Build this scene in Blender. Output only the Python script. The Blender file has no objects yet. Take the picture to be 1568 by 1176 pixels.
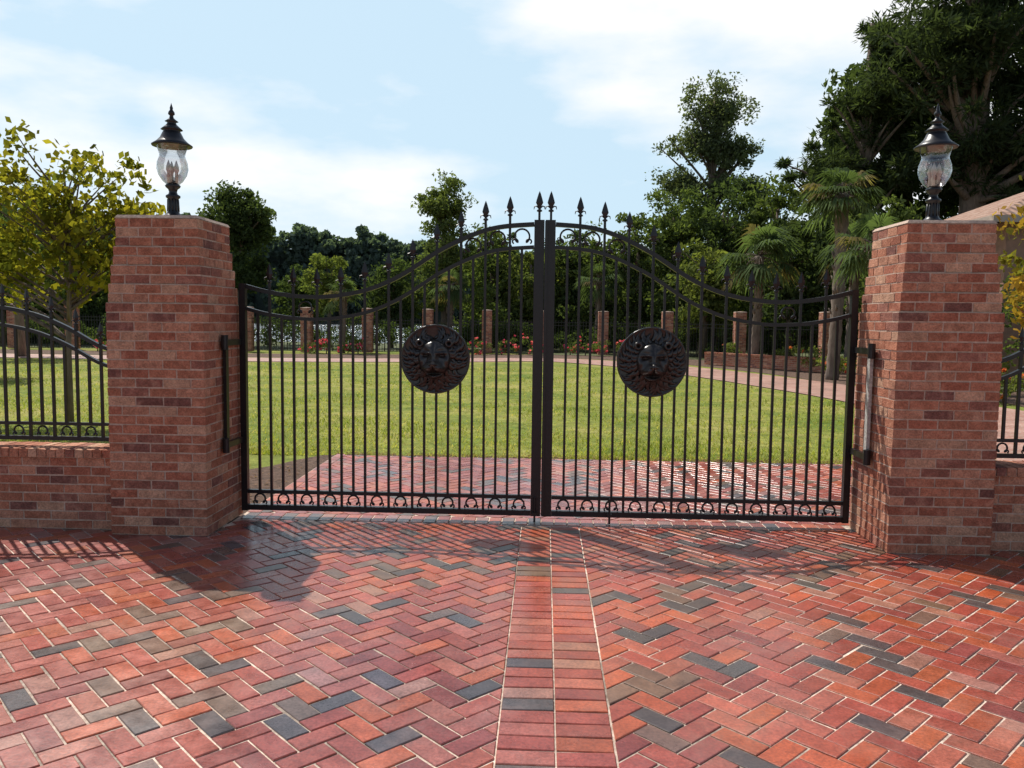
import bpy, math, random
import numpy as np
from mathutils import Vector, Matrix
random.seed(11); rng=np.random.default_rng(11)
scene=bpy.context.scene
COL=scene.collection

# ------------------------------------------------------------------ helpers
class MB:
    def __init__(s): s.v=[]; s.f=[]; s.c=[]; s.m=[]
    def add(s,vs,fs,col=(1,1,1),mi=0):
        o=len(s.v); s.v.extend([tuple(p) for p in vs]); s.c.extend([col]*len(vs))
        for f in fs: s.f.append(tuple(i+o for i in f)); s.m.append(mi)
    def box(s,x0,x1,y0,y1,z0,z1,col=(1,1,1),mi=0,jit=0):
        vs=[(x0,y0,z0),(x1,y0,z0),(x1,y1,z0),(x0,y1,z0),(x0,y0,z1),(x1,y0,z1),(x1,y1,z1),(x0,y1,z1)]
        if jit: vs=[(a+random.uniform(-jit,jit),b+random.uniform(-jit,jit),c+random.uniform(-jit,jit)) for a,b,c in vs]
        s.add(vs,[(0,3,2,1),(4,5,6,7),(0,1,5,4),(1,2,6,5),(2,3,7,6),(3,0,4,7)],col,mi)
    def tube(s,pts,rad,n=8,col=(1,1,1),mi=0,cap=True):
        pts=[Vector(p) for p in pts]
        if not hasattr(rad,'__len__'): rad=[rad]*len(pts)
        o=len(s.v); prev=None
        for i,p in enumerate(pts):
            t=(pts[min(i+1,len(pts)-1)]-pts[max(i-1,0)])
            if t.length<1e-9: t=Vector((0,0,1))
            t.normalize()
            if prev is None:
                a=Vector((0,1,0)) if abs(t.y)<0.9 else Vector((1,0,0))
                u=t.cross(a).normalized()
            else:
                u=(prev-t*prev.dot(t)).normalized()
            prev=u; w=t.cross(u)
            for k in range(n):
                an=2*math.pi*k/n+math.pi/n
                s.v.append(tuple(p+(u*math.cos(an)+w*math.sin(an))*rad[i])); s.c.append(col)
        for i in range(len(pts)-1):
            for k in range(n):
                a=o+i*n+k; b=o+i*n+(k+1)%n
                s.f.append((a,b,b+n,a+n)); s.m.append(mi)
        if cap:
            s.f.append(tuple(o+k for k in range(n))[::-1]); s.m.append(mi)
            e=o+(len(pts)-1)*n
            s.f.append(tuple(e+k for k in range(n))); s.m.append(mi)
    def lathe(s,prof,c,n=24,col=(1,1,1),mi=0):
        o=len(s.v)
        for r,z in prof:
            for k in range(n):
                a=2*math.pi*k/n; s.v.append((c[0]+r*math.cos(a),c[1]+r*math.sin(a),c[2]+z)); s.c.append(col)
        for i in range(len(prof)-1):
            for k in range(n):
                a=o+i*n+k; b=o+i*n+(k+1)%n
                s.f.append((a,b,b+n,a+n)); s.m.append(mi)
    def obj(s,name,mats,parent=None,smooth=False,loc=None):
        me=bpy.data.meshes.new(name); me.from_pydata(s.v,[],s.f)
        if not isinstance(mats,(list,tuple)): mats=[mats]
        for m in mats: me.materials.append(m)
        me.polygons.foreach_set('material_index',s.m)
        at=me.color_attributes.new('Col','FLOAT_COLOR','POINT')
        ca=np.ones((len(s.v),4),dtype=np.float32); ca[:,:3]=np.array(s.c,dtype=np.float32).reshape(-1,3)
        at.data.foreach_set('color',ca.ravel())
        if smooth: me.polygons.foreach_set('use_smooth',[True]*len(s.f))
        me.update()
        ob=bpy.data.objects.new(name,me); COL.objects.link(ob)
        if parent: ob.parent=parent
        if loc: ob.location=loc
        return ob

def empty(name,loc=(0,0,0)):
    e=bpy.data.objects.new(name,None); e.empty_display_size=0.2; COL.objects.link(e); e.location=loc; return e

def curve(xs,zs):
    xs=list(xs); zs=list(zs)
    def f(x):
        x=min(max(x,xs[0]),xs[-1])
        i=0
        while i<len(xs)-2 and x>xs[i+1]: i+=1
        def m(k):
            a=max(k-1,0); b=min(k+1,len(xs)-1)
            return (zs[b]-zs[a])/(xs[b]-xs[a])
        h=xs[i+1]-xs[i]; t=(x-xs[i])/h
        return (2*t**3-3*t**2+1)*zs[i]+(t**3-2*t**2+t)*h*m(i)+(-2*t**3+3*t**2)*zs[i+1]+(t**3-t**2)*h*m(i+1)
    return f

# ------------------------------------------------------------------ materials
def newmat(name):
    m=bpy.data.materials.new(name); m.use_nodes=True
    nt=m.node_tree; b=nt.nodes['Principled BSDF']; return m,nt,b
def noise(nt,scale,detail=4,rough=0.55,vec=None):
    n=nt.nodes.new('ShaderNodeTexNoise'); n.inputs['Scale'].default_value=scale; n.inputs['Detail'].default_value=detail; n.inputs['Roughness'].default_value=rough
    if vec: nt.links.new(vec,n.inputs['Vector'])
    return n
def objco(nt):
    g=nt.nodes.new('ShaderNodeNewGeometry'); return g.outputs['Position']
def ramp(nt,src,stops):
    r=nt.nodes.new('ShaderNodeValToRGB'); nt.links.new(src,r.inputs['Fac'])
    e=r.color_ramp.elements
    while len(e)<len(stops): e.new(0.5)
    for i,(p,c) in enumerate(stops):
        e[i].position=p; e[i].color=(c[0],c[1],c[2],1) if hasattr(c,'__len__') else (c,c,c,1)
    return r
def mixc(nt,fac,a,b,mode='MIX'):
    n=nt.nodes.new('ShaderNodeMix'); n.data_type='RGBA'; n.blend_type=mode
    for s,k in ((fac,0),(a,6),(b,7)):
        if hasattr(s,'is_output'): nt.links.new(s,n.inputs[k])
        elif k==0: n.inputs[k].default_value=s
        else: n.inputs[k].default_value=(s[0],s[1],s[2],1)
    return n.outputs[2]
def bump(nt,b,src,strength,dist=0.01):
    n=nt.nodes.new('ShaderNodeBump'); n.inputs['Strength'].default_value=strength; n.inputs['Distance'].default_value=dist
    nt.links.new(src,n.inputs['Height']); nt.links.new(n.outputs[0],b.inputs['Normal']); return n
def attr(nt):
    a=nt.nodes.new('ShaderNodeAttribute'); a.attribute_name='Col'; return a.outputs['Color']

def mat_brick():
    m,nt,b=newmat('wall_brick'); p=objco(nt)
    n1=noise(nt,14,4,0.65,p); n2=noise(nt,90,3,0.6,p)
    r1=ramp(nt,n1.outputs[0],[(0.3,0.72),(0.7,1.22)]); r2=ramp(nt,n2.outputs[0],[(0.35,0.70),(0.68,1.22)])
    c=mixc(nt,1,attr(nt),r1.outputs[0],'MULTIPLY'); c=mixc(nt,1,c,r2.outputs[0],'MULTIPLY')
    rz=ramp(nt,n1.outputs[0],[(0.52,0),(0.8,0.5)]); c=mixc(nt,rz.outputs[0],c,(0.52,0.33,0.23))
    nt.links.new(c,b.inputs['Base Color']); b.inputs['Roughness'].default_value=0.92
    b.inputs['Specular IOR Level'].default_value=0.2
    bump(nt,b,n2.outputs[0],0.8,0.008); return m
def mat_mortar():
    m,nt,b=newmat('mortar'); p=objco(nt); n=noise(nt,40,4,0.6,p)
    r=ramp(nt,n.outputs[0],[(0.3,(0.38,0.27,0.21)),(0.7,(0.60,0.46,0.37))])
    nt.links.new(r.outputs[0],b.inputs['Base Color']); b.inputs['Roughness'].default_value=0.95; bump(nt,b,n.outputs[0],0.6,0.006); return m
def mat_paver():
    m,nt,b=newmat('clay_paver'); p=objco(nt)
    n1=noise(nt,9,4,0.6,p); n2=noise(nt,70,4,0.65,p); n3=noise(nt,0.7,3,0.5,p)
    r1=ramp(nt,n1.outputs[0],[(0.3,0.75),(0.7,1.2)]); r2=ramp(nt,n2.outputs[0],[(0.35,0.70),(0.65,1.2)])
    c=mixc(nt,1,attr(nt),r1.outputs[0],'MULTIPLY'); c=mixc(nt,1,c,r2.outputs[0],'MULTIPLY')
    n4=noise(nt,2.6,5,0.7,p)
    d=ramp(nt,n4.outputs[0],[(0.5,0.0),(0.78,0.4)]); c=mixc(nt,d.outputs[0],c,(0.33,0.19,0.15))
    n5=noise(nt,0.35,2,0.5,p); o=ramp(nt,n5.outputs[0],[(0.42,(0.97,1.08,1.22)),(0.60,(1.14,1.0,0.72))]); c=mixc(nt,1,c,o.outputs[0],'MULTIPLY')
    nt.links.new(c,b.inputs['Base Color'])
    rr=ramp(nt,n3.outputs[0],[(0.35,0.20),(0.65,0.40)]); r3=ramp(nt,n1.outputs[0],[(0.3,0.85),(0.7,1.25)])
    q=mixc(nt,1,rr.outputs[0],r3.outputs[0],'MULTIPLY'); nt.links.new(q,b.inputs['Roughness'])
    b.inputs['Specular IOR Level'].default_value=0.8
    bump(nt,b,n2.outputs[0],0.18,0.004); return m
def mat_sand():
    m,nt,b=newmat('joint_sand'); p=objco(nt); n=noise(nt,30,5,0.7,p); n3=noise(nt,0.9,4,0.6,p)
    r=ramp(nt,n.outputs[0],[(0.3,(0.34,0.23,0.17)),(0.65,(0.80,0.66,0.54))])
    r3=ramp(nt,n3.outputs[0],[(0.36,0.3),(0.56,1.1)])
    c=mixc(nt,1,r.outputs[0],r3.outputs[0],'MULTIPLY')
    nt.links.new(c,b.inputs['Base Color']); b.inputs['Roughness'].default_value=0.9; bump(nt,b,n.outputs[0],0.5,0.004); return m
def mat_iron(name='black_iron',col=(0.009,0.009,0.011),rough=0.36):
    m,nt,b=newmat(name); p=objco(nt); n=noise(nt,60,3,0.6,p)
    r=ramp(nt,n.outputs[0],[(0.3,[c*0.7 for c in col]),(0.7,[c*1.5 for c in col])]); nt.links.new(r.outputs[0],b.inputs['Base Color'])
    b.inputs['Roughness'].default_value=rough; b.inputs['Specular IOR Level'].default_value=0.45
    bump(nt,b,n.outputs[0],0.15,0.002); return m
def mat_bronze():
    m,nt,b=newmat('dark_bronze'); p=objco(nt); n=noise(nt,35,4,0.6,p)
    r=ramp(nt,n.outputs[0],[(0.3,(0.014,0.013,0.012)),(0.7,(0.036,0.031,0.027))]); nt.links.new(r.outputs[0],b.inputs['Base Color'])
    b.inputs['Roughness'].default_value=0.30; b.inputs['Metallic'].default_value=0.15; b.inputs['Specular IOR Level'].default_value=0.6; bump(nt,b,n.outputs[0],0.15,0.003); return m
def mat_leaf(name,trans=0.4):
    m=bpy.data.materials.new(name); m.use_nodes=True; nt=m.node_tree
    nt.nodes.remove(nt.nodes['Principled BSDF']); out=nt.nodes['Material Output']
    a=attr(nt); d=nt.nodes.new('ShaderNodeBsdfDiffuse'); t=nt.nodes.new('ShaderNodeBsdfTranslucent')
    nt.links.new(a,d.inputs['Color'])
    tc=mixc(nt,1,a,(1.5,1.6,0.7),'MULTIPLY'); nt.links.new(tc,t.inputs['Color'])
    m1=nt.nodes.new('ShaderNodeMixShader'); m1.inputs[0].default_value=trans
    nt.links.new(d.outputs[0],m1.inputs[1]); nt.links.new(t.outputs[0],m1.inputs[2])
    nt.links.new(m1.outputs[0],out.inputs[0]); return m
def mat_bark(name='bark',c1=(0.09,0.065,0.05),c2=(0.22,0.17,0.13)):
    m,nt,b=newmat(name); p=objco(nt)
    mp=nt.nodes.new('ShaderNodeMapping'); mp.inputs['Scale'].default_value=(9,9,2); nt.links.new(p,mp.inputs[0])
    n=noise(nt,1.5,5,0.65,mp.outputs[0]); r=ramp(nt,n.outputs[0],[(0.3,c1),(0.7,c2)])
    nt.links.new(r.outputs[0],b.inputs['Base Color']); b.inputs['Roughness'].default_value=0.9; bump(nt,b,n.outputs[0],0.8,0.03); return m
def mat_lawn():
    m,nt,b=newmat('lawn_turf'); p=objco(nt)
    n1=noise(nt,0.5,5,0.65,p); n2=noise(nt,5,5,0.7,p); n3=noise(nt,45,4,0.75,p)
    c1=ramp(nt,n1.outputs[0],[(0.34,(0.13,0.19,0.03)),(0.52,(0.25,0.27,0.055)),(0.68,(0.38,0.34,0.11))])
    c2=ramp(nt,n2.outputs[0],[(0.3,0.6),(0.7,1.25)]); c3=ramp(nt,n3.outputs[0],[(0.3,0.5),(0.7,1.35)])
    c=mixc(nt,1,c1.outputs[0],c2.outputs[0],'MULTIPLY'); c=mixc(nt,1,c,c3.outputs[0],'MULTIPLY')
    nt.links.new(c,b.inputs['Base Color']); b.inputs['Roughness'].default_value=0.95; b.inputs['Specular IOR Level'].default_value=0.15
    bump(nt,b,n3.outputs[0],0.7,0.02); return m
def mat_soil(name,c1,c2,sc=18):
    m,nt,b=newmat(name); p=objco(nt); n=noise(nt,sc,5,0.75,p)
    r=ramp(nt,n.outputs[0],[(0.35,c1),(0.65,c2)]); nt.links.new(r.outputs[0],b.inputs['Base Color'])
    b.inputs['Roughness'].default_value=1; bump(nt,b,n.outputs[0],1,0.04); return m
def mat_path():
    m,nt,b=newmat('path_brick'); p=objco(nt)
    mp=nt.nodes.new('ShaderNodeMapping'); mp.inputs['Rotation'].default_value=(0,0,0.785); nt.links.new(p,mp.inputs[0])
    t=nt.nodes.new('ShaderNodeTexBrick'); nt.links.new(mp.outputs[0],t.inputs['Vector'])
    t.inputs['Scale'].default_value=1; t.inputs['Brick Width'].default_value=0.21; t.inputs['Row Height'].default_value=0.105; t.inputs['Mortar Size'].default_value=0.006
    t.inputs['Color1'].default_value=(0.42,0.20,0.15,1); t.inputs['Color2'].default_value=(0.50,0.30,0.24,1); t.inputs['Mortar'].default_value=(0.55,0.45,0.38,1)
    n=noise(nt,1.2,4,0.6,p); r=ramp(nt,n.outputs[0],[(0.3,0.75),(0.7,1.2)])
    c=mixc(nt,1,t.outputs[0],r.outputs[0],'MULTIPLY'); nt.links.new(c,b.inputs['Base Color']); b.inputs['Roughness'].default_value=0.4; return m
def mat_water():
    m,nt,b=newmat('lake_water'); p=objco(nt); n=noise(nt,0.8,4,0.6,p)
    b.inputs['Base Color'].default_value=(0.16,0.19,0.21,1); b.inputs['Roughness'].default_value=0.2; b.inputs['Specular IOR Level'].default_value=0.9
    bump(nt,b,n.outputs[0],1.0,0.8); return m
def mat_glass():
    m=bpy.data.materials.new('lamp_glass'); m.use_nodes=True; nt=m.node_tree; nt.nodes.remove(nt.nodes['Principled BSDF']); out=nt.nodes['Material Output']
    t=nt.nodes.new('ShaderNodeBsdfTransparent'); t.inputs[0].default_value=(0.9,0.92,0.93,1)
    g=nt.nodes.new('ShaderNodeBsdfGlossy'); g.inputs['Roughness'].default_value=0.06; g.inputs[0].default_value=(0.9,0.9,0.9,1)
    l=nt.nodes.new('ShaderNodeLayerWeight'); l.inputs[0].default_value=0.45
    p=objco(nt); n=noise(nt,22,3,0.5,p)
    r=ramp(nt,l.outputs['Fresnel'],[(0.0,0.08),(0.8,0.75)])
    mx=nt.nodes.new('ShaderNodeMixShader'); nt.links.new(r.outputs[0],mx.inputs[0]); nt.links.new(t.outputs[0],mx.inputs[1]); nt.links.new(g.outputs[0],mx.inputs[2])
    bn=nt.nodes.new('ShaderNodeBump'); bn.inputs['Strength'].default_value=0.5; bn.inputs['Distance'].default_value=0.01; nt.links.new(n.outputs[0],bn.inputs['Height']); nt.links.new(bn.outputs[0],g.inputs['Normal'])
    nt.links.new(mx.outputs[0],out.inputs[0]); return m
def mat_attr(name,rough=0.7):
    m,nt,b=newmat(name); p=objco(nt); n=noise(nt,6,4,0.6,p); r=ramp(nt,n.outputs[0],[(0.3,0.8),(0.7,1.15)])
    c=mixc(nt,1,attr(nt),r.outputs[0],'MULTIPLY'); nt.links.new(c,b.inputs['Base Color']); b.inputs['Roughness'].default_value=rough; bump(nt,b,n.outputs[0],0.3,0.01); return m

BRICK=mat_brick(); MORTAR=mat_mortar(); PAVER=mat_paver(); SAND=mat_sand(); IRON=mat_iron(); BRONZE=mat_bronze()
LEAF=mat_leaf('leaf',0.42); NEARLEAF=mat_leaf('near_leaf',0.5); BARK=mat_bark(); PALMBARK=mat_bark('palm_bark',(0.09,0.07,0.055),(0.22,0.17,0.135)); REDBARK=mat_bark('reddish_bark',(0.2,0.09,0.06),(0.38,0.2,0.14))
LAWN=mat_lawn(); MULCH=mat_soil('mulch',(0.05,0.03,0.02),(0.2,0.12,0.08)); EARTH=mat_soil('grassy_earth',(0.05,0.07,0.02),(0.12,0.13,0.05),2)
PATH=mat_path(); WATER=mat_water(); GLASS=mat_glass(); PAINT=mat_attr('painted_parts')

# ------------------------------------------------------------------ ground sheets
def sheet(name,poly,z,mat):
    me=bpy.data.meshes.new(name); me.from_pydata([(x,y,z) for x,y in poly],[],[tuple(range(len(poly)))]); me.materials.append(mat)
    ob=bpy.data.objects.new(name,me); COL.objects.link(ob); return ob
sheet('ground',[(-900,-300),(900,-300),(900,1200),(-900,1200)],-0.05,EARTH)
sheet('lake',[(-60,50),(-10,47),(6,48),(30,55),(120,90),(260,195),(-260,195),(-180,90)],-0.043,WATER)
sheet('lawn',[(-40,-0.3),(10,-0.3),(11,8),(10.5,16),(8,24),(4,31),(-4,34),(-14,33),(-40,32)],-0.030,LAWN)
sheet('brick_driveway_bedding',[(-14,-16),(14,-16),(14,-0.26),(7.5,-0.26),(7.5,2.98),(-2.43,2.98),(-2.43,-0.26),(-14,-0.26)],-0.006,SAND)
r2=random.Random(4)
low=[(-14,-0.3),(-2.43,-0.3)]
high=[(x,1.9+r2.uniform(-.12,.12)-(0.25 if x<-5 else 0)) for x in np.arange(-14,-3.2,0.25)]+[(-2.95,2.3),(-2.8,2.7),(-2.6,3.05),(-2.43,3.1)]
sheet('mulch_bed',low+high[::-1],-0.020,MULCH)
low=[(x,2.95) for x in (-2.43,6)]
high=[(x,3.14+r2.uniform(-.07,.09)) for x in np.arange(-2.43,6.1,0.13)]
sheet('mulch_bed',low+high[::-1],-0.018,MULCH)
sheet('mulch_bed',[(7.5,-0.2),(14,-0.2),(14,15),(10,14),(9.6,10),(9.2,6),(7.6,3.2)],-0.016,MULCH)
def band(name,ctr,w,z,mat):
    fx=curve(range(len(ctr)),[c[0] for c in ctr]); fy=curve(range(len(ctr)),[c[1] for c in ctr])
    P=[(fx(t),fy(t)) for t in np.linspace(0,len(ctr)-1,90)]
    L=[];R=[]
    for i in range(len(P)):
        a=P[max(i-1,0)]; b=P[min(i+1,len(P)-1)]; dx,dy=b[0]-a[0],b[1]-a[1]; l=math.hypot(dx,dy); nx,ny=-dy/l,dx/l
        L.append((P[i][0]+nx*w/2,P[i][1]+ny*w/2,z)); R.append((P[i][0]-nx*w/2,P[i][1]-ny*w/2,z))
    n=len(P); me=bpy.data.meshes.new(name); me.from_pydata(L+R,[],[(i,n+i,n+i+1,i+1) for i in range(n-1)]); me.materials.append(mat)
    ob=bpy.data.objects.new(name,me); COL.objects.link(ob); return ob
RING=[(-45,24),(-25,24.5),(-12,24),(-5,25.2),(0,27),(3,24.5),(5.2,20),(6.6,15.5),(7.6,11),(7.8,7),(6.8,3.5),(6.0,1.5)]
band('brick_path',RING,2.7,-0.012,PATH)
BEDS=[(-45,27.8),(-25,28),(-12,27.6),(-5,28.8),(1,30.4),(6,27),(8.6,21),(9.6,16)]
band('mulch_bed',BEDS,3.4,-0.022,MULCH)

# ------------------------------------------------------------------ pavers
def clip(poly,a,b,c):
    out=[]
    for i in range(len(poly)):
        p=poly[i]; q=poly[(i+1)%len(poly)]; dp=a*p[0]+b*p[1]-c; dq=a*q[0]+b*q[1]-c
        if dp<=0: out.append(p)
        if (dp<0 and dq>0) or (dp>0 and dq<0):
            t=dp/(dp-dq); out.append((p[0]+(q[0]-p[0])*t,p[1]+(q[1]-p[1])*t))
    return out
def area(p): return 0.5*sum(p[i][0]*p[(i+1)%len(p)][1]-p[(i+1)%len(p)][0]*p[i][1] for i in range(len(p)))
def inset(poly,d):
    n=len(poly); out=[]
    for i in range(n):
        a=Vector(poly[i-1]);b=Vector(poly[i]);c=Vector(poly[(i+1)%n])
        e1=(b-a).normalized(); e2=(c-b).normalized(); n1=Vector((-e1.y,e1.x)); n2=Vector((-e2.y,e2.x))
        s=n1+n2; k=1+n1.dot(n2)
        if k<0.2: return None
        out.append(tuple(b+s*(d/k)))
    return out
PV=[((0.31,0.062,0.040),34),((0.35,0.095,0.065),20),((0.38,0.082,0.034),16),((0.24,0.050,0.038),12),((0.30,0.13,0.10),5),((0.075,0.056,0.056),9),((0.14,0.082,0.06),7)]
def pcol():
    c=random.choices([p[0] for p in PV],[p[1] for p in PV])[0]; k=random.uniform(0.85,1.15)
    return tuple(x*k*random.uniform(0.95,1.05) for x in c)
pv=MB()
def paver(poly,col):
    clean=[]
    for p in poly:
        if not clean or math.hypot(p[0]-clean[-1][0],p[1]-clean[-1][1])>0.004: clean.append(p)
    if len(clean)>2 and math.hypot(clean[0][0]-clean[-1][0],clean[0][1]-clean[-1][1])<0.004: clean.pop()
    if len(clean)<3 or area(clean)<0.0008: return
    q=inset(clean,0.0028)
    if q is None or area(q)<0.0003: return
    cx=sum(p[0] for p in clean)/len(clean); cy=sum(p[1] for p in clean)/len(clean)
    tx,ty=random.gauss(0,0.009),random.gauss(0,0.009); dz=random.gauss(0,0.0007)
    zf=lambda p:(p[0]-cx)*tx+(p[1]-cy)*ty+dz
    n=len(clean)
    vs=[(p[0],p[1],-0.02) for p in clean]+[(p[0],p[1],zf(p)-0.0025) for p in clean]+[(p[0],p[1],zf(p)) for p in q]
    fs=[tuple(range(2*n,3*n))]
    for i in range(n):
        j=(i+1)%n; fs.append((i,j,n+j,n+i)); fs.append((n+i,n+j,2*n+j,2*n+i))
    pv.add(vs,fs,col)
a=0.104; J=0.0045; ca=math.cos(math.pi/4)
XS0,XS1=-0.158,0.288
for i in range(-190,190):
    for j in range(-190,190):
        s=(i-j)%4
        if s==0: r=(i*a+J,(i+2)*a-J,j*a+J,(j+1)*a-J)
        elif s==3: r=(i*a+J,(i+1)*a-J,j*a+J,(j+2)*a-J)
        else: continue
        cx=(r[0]+r[1])/2; cy=(r[2]+r[3])/2; X=(cx-cy)*ca; Y=(cx+cy)*ca
        if X<-8.5 or X>8.5 or Y<-9.5 or Y>3.1: continue
        if X<-2.46 and Y>-0.33: continue
        if X>2.46 and -0.33<Y<0.0: continue
        if X>7.3 and Y>-0.33: continue
        jx,jy=random.gauss(0,.0014),random.gauss(0,.0014)
        poly=[((x-y)*ca+jx,(x+y)*ca+jy) for x,y in ((r[0],r[2]),(r[1],r[2]),(r[1],r[3]),(r[0],r[3]))]
        col=pcol()
        if Y<-0.05:
            pl=clip(poly,0,1,-0.112)
            A=clip(pl,1,0,XS0-J) if pl else []
            if A: paver(A,col)
            B=clip(pl,-1,0,-(XS1+J)) if pl else []
            if B: paver(B,col)
        if Y>0.0:
            pl=clip(poly,0,-1,-0.112); pl=clip(pl,0,1,2.96) if pl else []; pl=clip(pl,-1,0,2.31) if pl else []
            if pl: paver(pl,col)
y=-9.5
while y<-0.22:
    for k in (0,1):
        x0=XS0+k*0.223+J*0.6; x1=x0+0.223-J*1.6
        paver([(x0,y+J),(x1,y+J),(x1,y+0.104-J),(x0,y+0.104-J)],pcol())
    y+=0.104
x=-2.40
while x<2.35:
    paver([(x+J,-0.104),(x+0.104-J,-0.104),(x+0.104-J,0.104),(x+J,0.104)],pcol()); x+=0.104
y=0.12
while y<2.85:
    paver([(-2.42,y+J),(-2.318,y+J),(-2.318,y+.2),(-2.42,y+.2)],pcol()); y+=0.208
pv.obj('brick_driveway',PAVER)

# ------------------------------------------------------------------ pillars and walls
WB=[((0.42,0.170,0.105),32),((0.48,0.23,0.15),22),((0.37,0.135,0.085),18),((0.31,0.13,0.095),12),((0.52,0.30,0.20),8),((0.23,0.10,0.08),7)]
def bcol():
    c=random.choices([p[0] for p in WB],[p[1] for p in WB])[0]; k=random.uniform(0.88,1.12); return tuple(x*k for x in c)
CH=0.0675
def pillar_mesh(w,h,steps,n=3,topcap=True):
    b=MB(); nc=int(round(h/CH)); 
    for c in range(nc):
        z0=c*CH; ins=0
        for (k,v) in steps:
            if nc-c<=k: ins=v; break
        hw=w/2-ins; bw=0.1
        g=0.003
        b.box(-hw+g,hw-g,-hw+g,hw-g,z0,z0+CH,(1,1,1),1)
        L=2*hw-bw; seg=L/n
        for side in range(4):
            for q in range(n):
                u0=-hw+q*seg+0.0055; u1=u0+seg-0.011
                if c%2: u0,u1=-u1,-u0
                d=random.uniform(-0.0010,0.0025)
                if q==0 and c%2==0: u0-=0.0055
                if q==0 and c%2==1: u1+=0.0055
                x0,x1,y0,y1=u0,u1,-hw-d,-hw+bw-0.005
                ang=side*math.pi/2; co,si=round(math.cos(ang)),round(math.sin(ang))
                P=[(x0*co-y0*si,x0*si+y0*co),(x1*co-y1*si,x1*si+y1*co)]
                X0,X1=sorted((P[0][0],P[1][0])); Y0,Y1=sorted((P[0][1],P[1][1]))
                b.box(X0,X1,Y0,Y1,z0+0.0052,z0+CH-0.0052,bcol(),0,0.0022)
    if topcap:
        hw=w/2-steps[0][1] if steps else w/2
        z=nc*CH
        vs=[(-hw-.004,-hw-.004,z),(hw+.004,-hw-.004,z),(hw+.004,hw+.004,z),(-hw-.004,hw+.004,z),(-hw+.01,-hw+.01,z+.022),(hw-.01,-hw+.01,z+.022),(hw-.01,hw-.01,z+.022),(-hw+.01,hw-.01,z+.022),(0,0,z+.04)]
        b.add(vs,[(0,1,5,4),(1,2,6,5),(2,3,7,6),(3,0,4,7),(4,5,8),(5,6,8),(6,7,8),(7,4,8)],(1,1,1),1)
    return b
STEPS=[(3,0.056),(5,0.042),(7,0.028),(9,0.014)]
PW=0.71
for (x,y) in ((-2.79,-0.295),(2.775,-0.33),(-7.7,-0.305),(7.7,-0.33)):
    pillar_mesh(PW,2.30,STEPS).obj('brick_pillar',[BRICK,MORTAR],loc=(x,y,0))

def wall(name,x0,x1,y0,y1,h):
    b=MB(); nc=int(h/CH)
    b.box(x0,x1,y0+.003,y1-.003,0,nc*CH,(1,1,1),1)
    for c in range(nc):
        x=x0-(0.105 if c%2 else 0)
        while x<x1:
            u0=max(x+.005,x0); u1=min(x+.205,x1)
            if u1-u0>0.02:
                b.box(u0,u1,y0-random.uniform(-.001,.002),y0+.09,c*CH+.005,(c+1)*CH-.005,bcol(),0,0.002)
                b.box(u0,u1,y1-.09,y1+random.uniform(-.001,.002),c*CH+.005,(c+1)*CH-.005,bcol(),0,0.002)
            x+=0.21
    z=nc*CH; b.box(x0,x1,y0-.012,y1+.012,z,z+.052,(1,1,1),1)
    x=x0
    while x<x1-.03:
        b.box(x+.004,min(x+.066,x1),y0-.022,y1+.022,z+.003,z+.062+random.uniform(-.002,.002),bcol(),0,0.002); x+=0.0705
    return b.obj(name,[BRICK,MORTAR])
wall('low_brick_wall',-7.345,-3.146,-0.53,-0.25,0.565)
wall('low_brick_wall',3.131,7.345,-0.55,-0.27,0.565)
wall('low_brick_wall',-14,-8.056,-0.53,-0.25,0.565)
wall('low_brick_wall',8.056,14,-0.55,-0.27,0.565)

# ------------------------------------------------------------------ iron work
PKR=0.0095
def spear(b,x,y,z,s=1.0):
    b.lathe([(0.006*s,0),(0.016*s,0.004*s),(0.016*s,0.012*s),(0.007*s,0.018*s)],(x,y,z),8)
    prof=[(0.006,0.016),(0.009,0.03),(0.022,0.055),(0.017,0.075),(0.008,0.105),(0.0,0.125)]
    vs=[];fs=[]
    for r,h in prof:
        for sx,sy in ((1,0),(0,0.4),(-1,0),(0,-0.4)): vs.append((x+sx*r*s,y+sy*r*s,z+h*s))
    for i in range(len(prof)-1):
        for k in range(4): fs.append((i*4+k,i*4+(k+1)%4,(i+1)*4+(k+1)%4,(i+1)*4+k))
    b.add(vs,fs)
    for sx in (-1,1):
        b.tube([(x+sx*0.004*s,y,z+.022*s),(x+sx*.018*s,y,z+.036*s),(x+sx*.030*s,y,z+.032*s),(x+sx*.033*s,y,z+.016*s)],[.0045*s,.0045*s,.004*s,.002*s],5)
def rail(b,fn,x0,x1,y,w=0.02,t=0.013,n=60):
    xs=np.linspace(x0,x1,n); vs=[]; fs=[]
    for x in xs:
        z=fn(x)
        e=0.01; sl=(fn(x+e)-fn(x-e))/(2*e); L=math.hypot(1,sl); nx,nz=-sl/L,1/L
        vs+= [(x-nx*t,y-w,z-nz*t),(x-nx*t,y+w,z-nz*t),(x+nx*t,y+w,z+nz*t),(x+nx*t,y-w,z+nz*t)]
    for i in range(n-1):
        for k in range(4): fs.append((i*4+k,(i+1)*4+k,(i+1)*4+(k+1)%4,i*4+(k+1)%4))
    fs.append((0,1,2,3)); fs.append(((n-1)*4+3,(n-1)*4+2,(n-1)*4+1,(n-1)*4))
    b.add(vs,fs)
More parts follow.
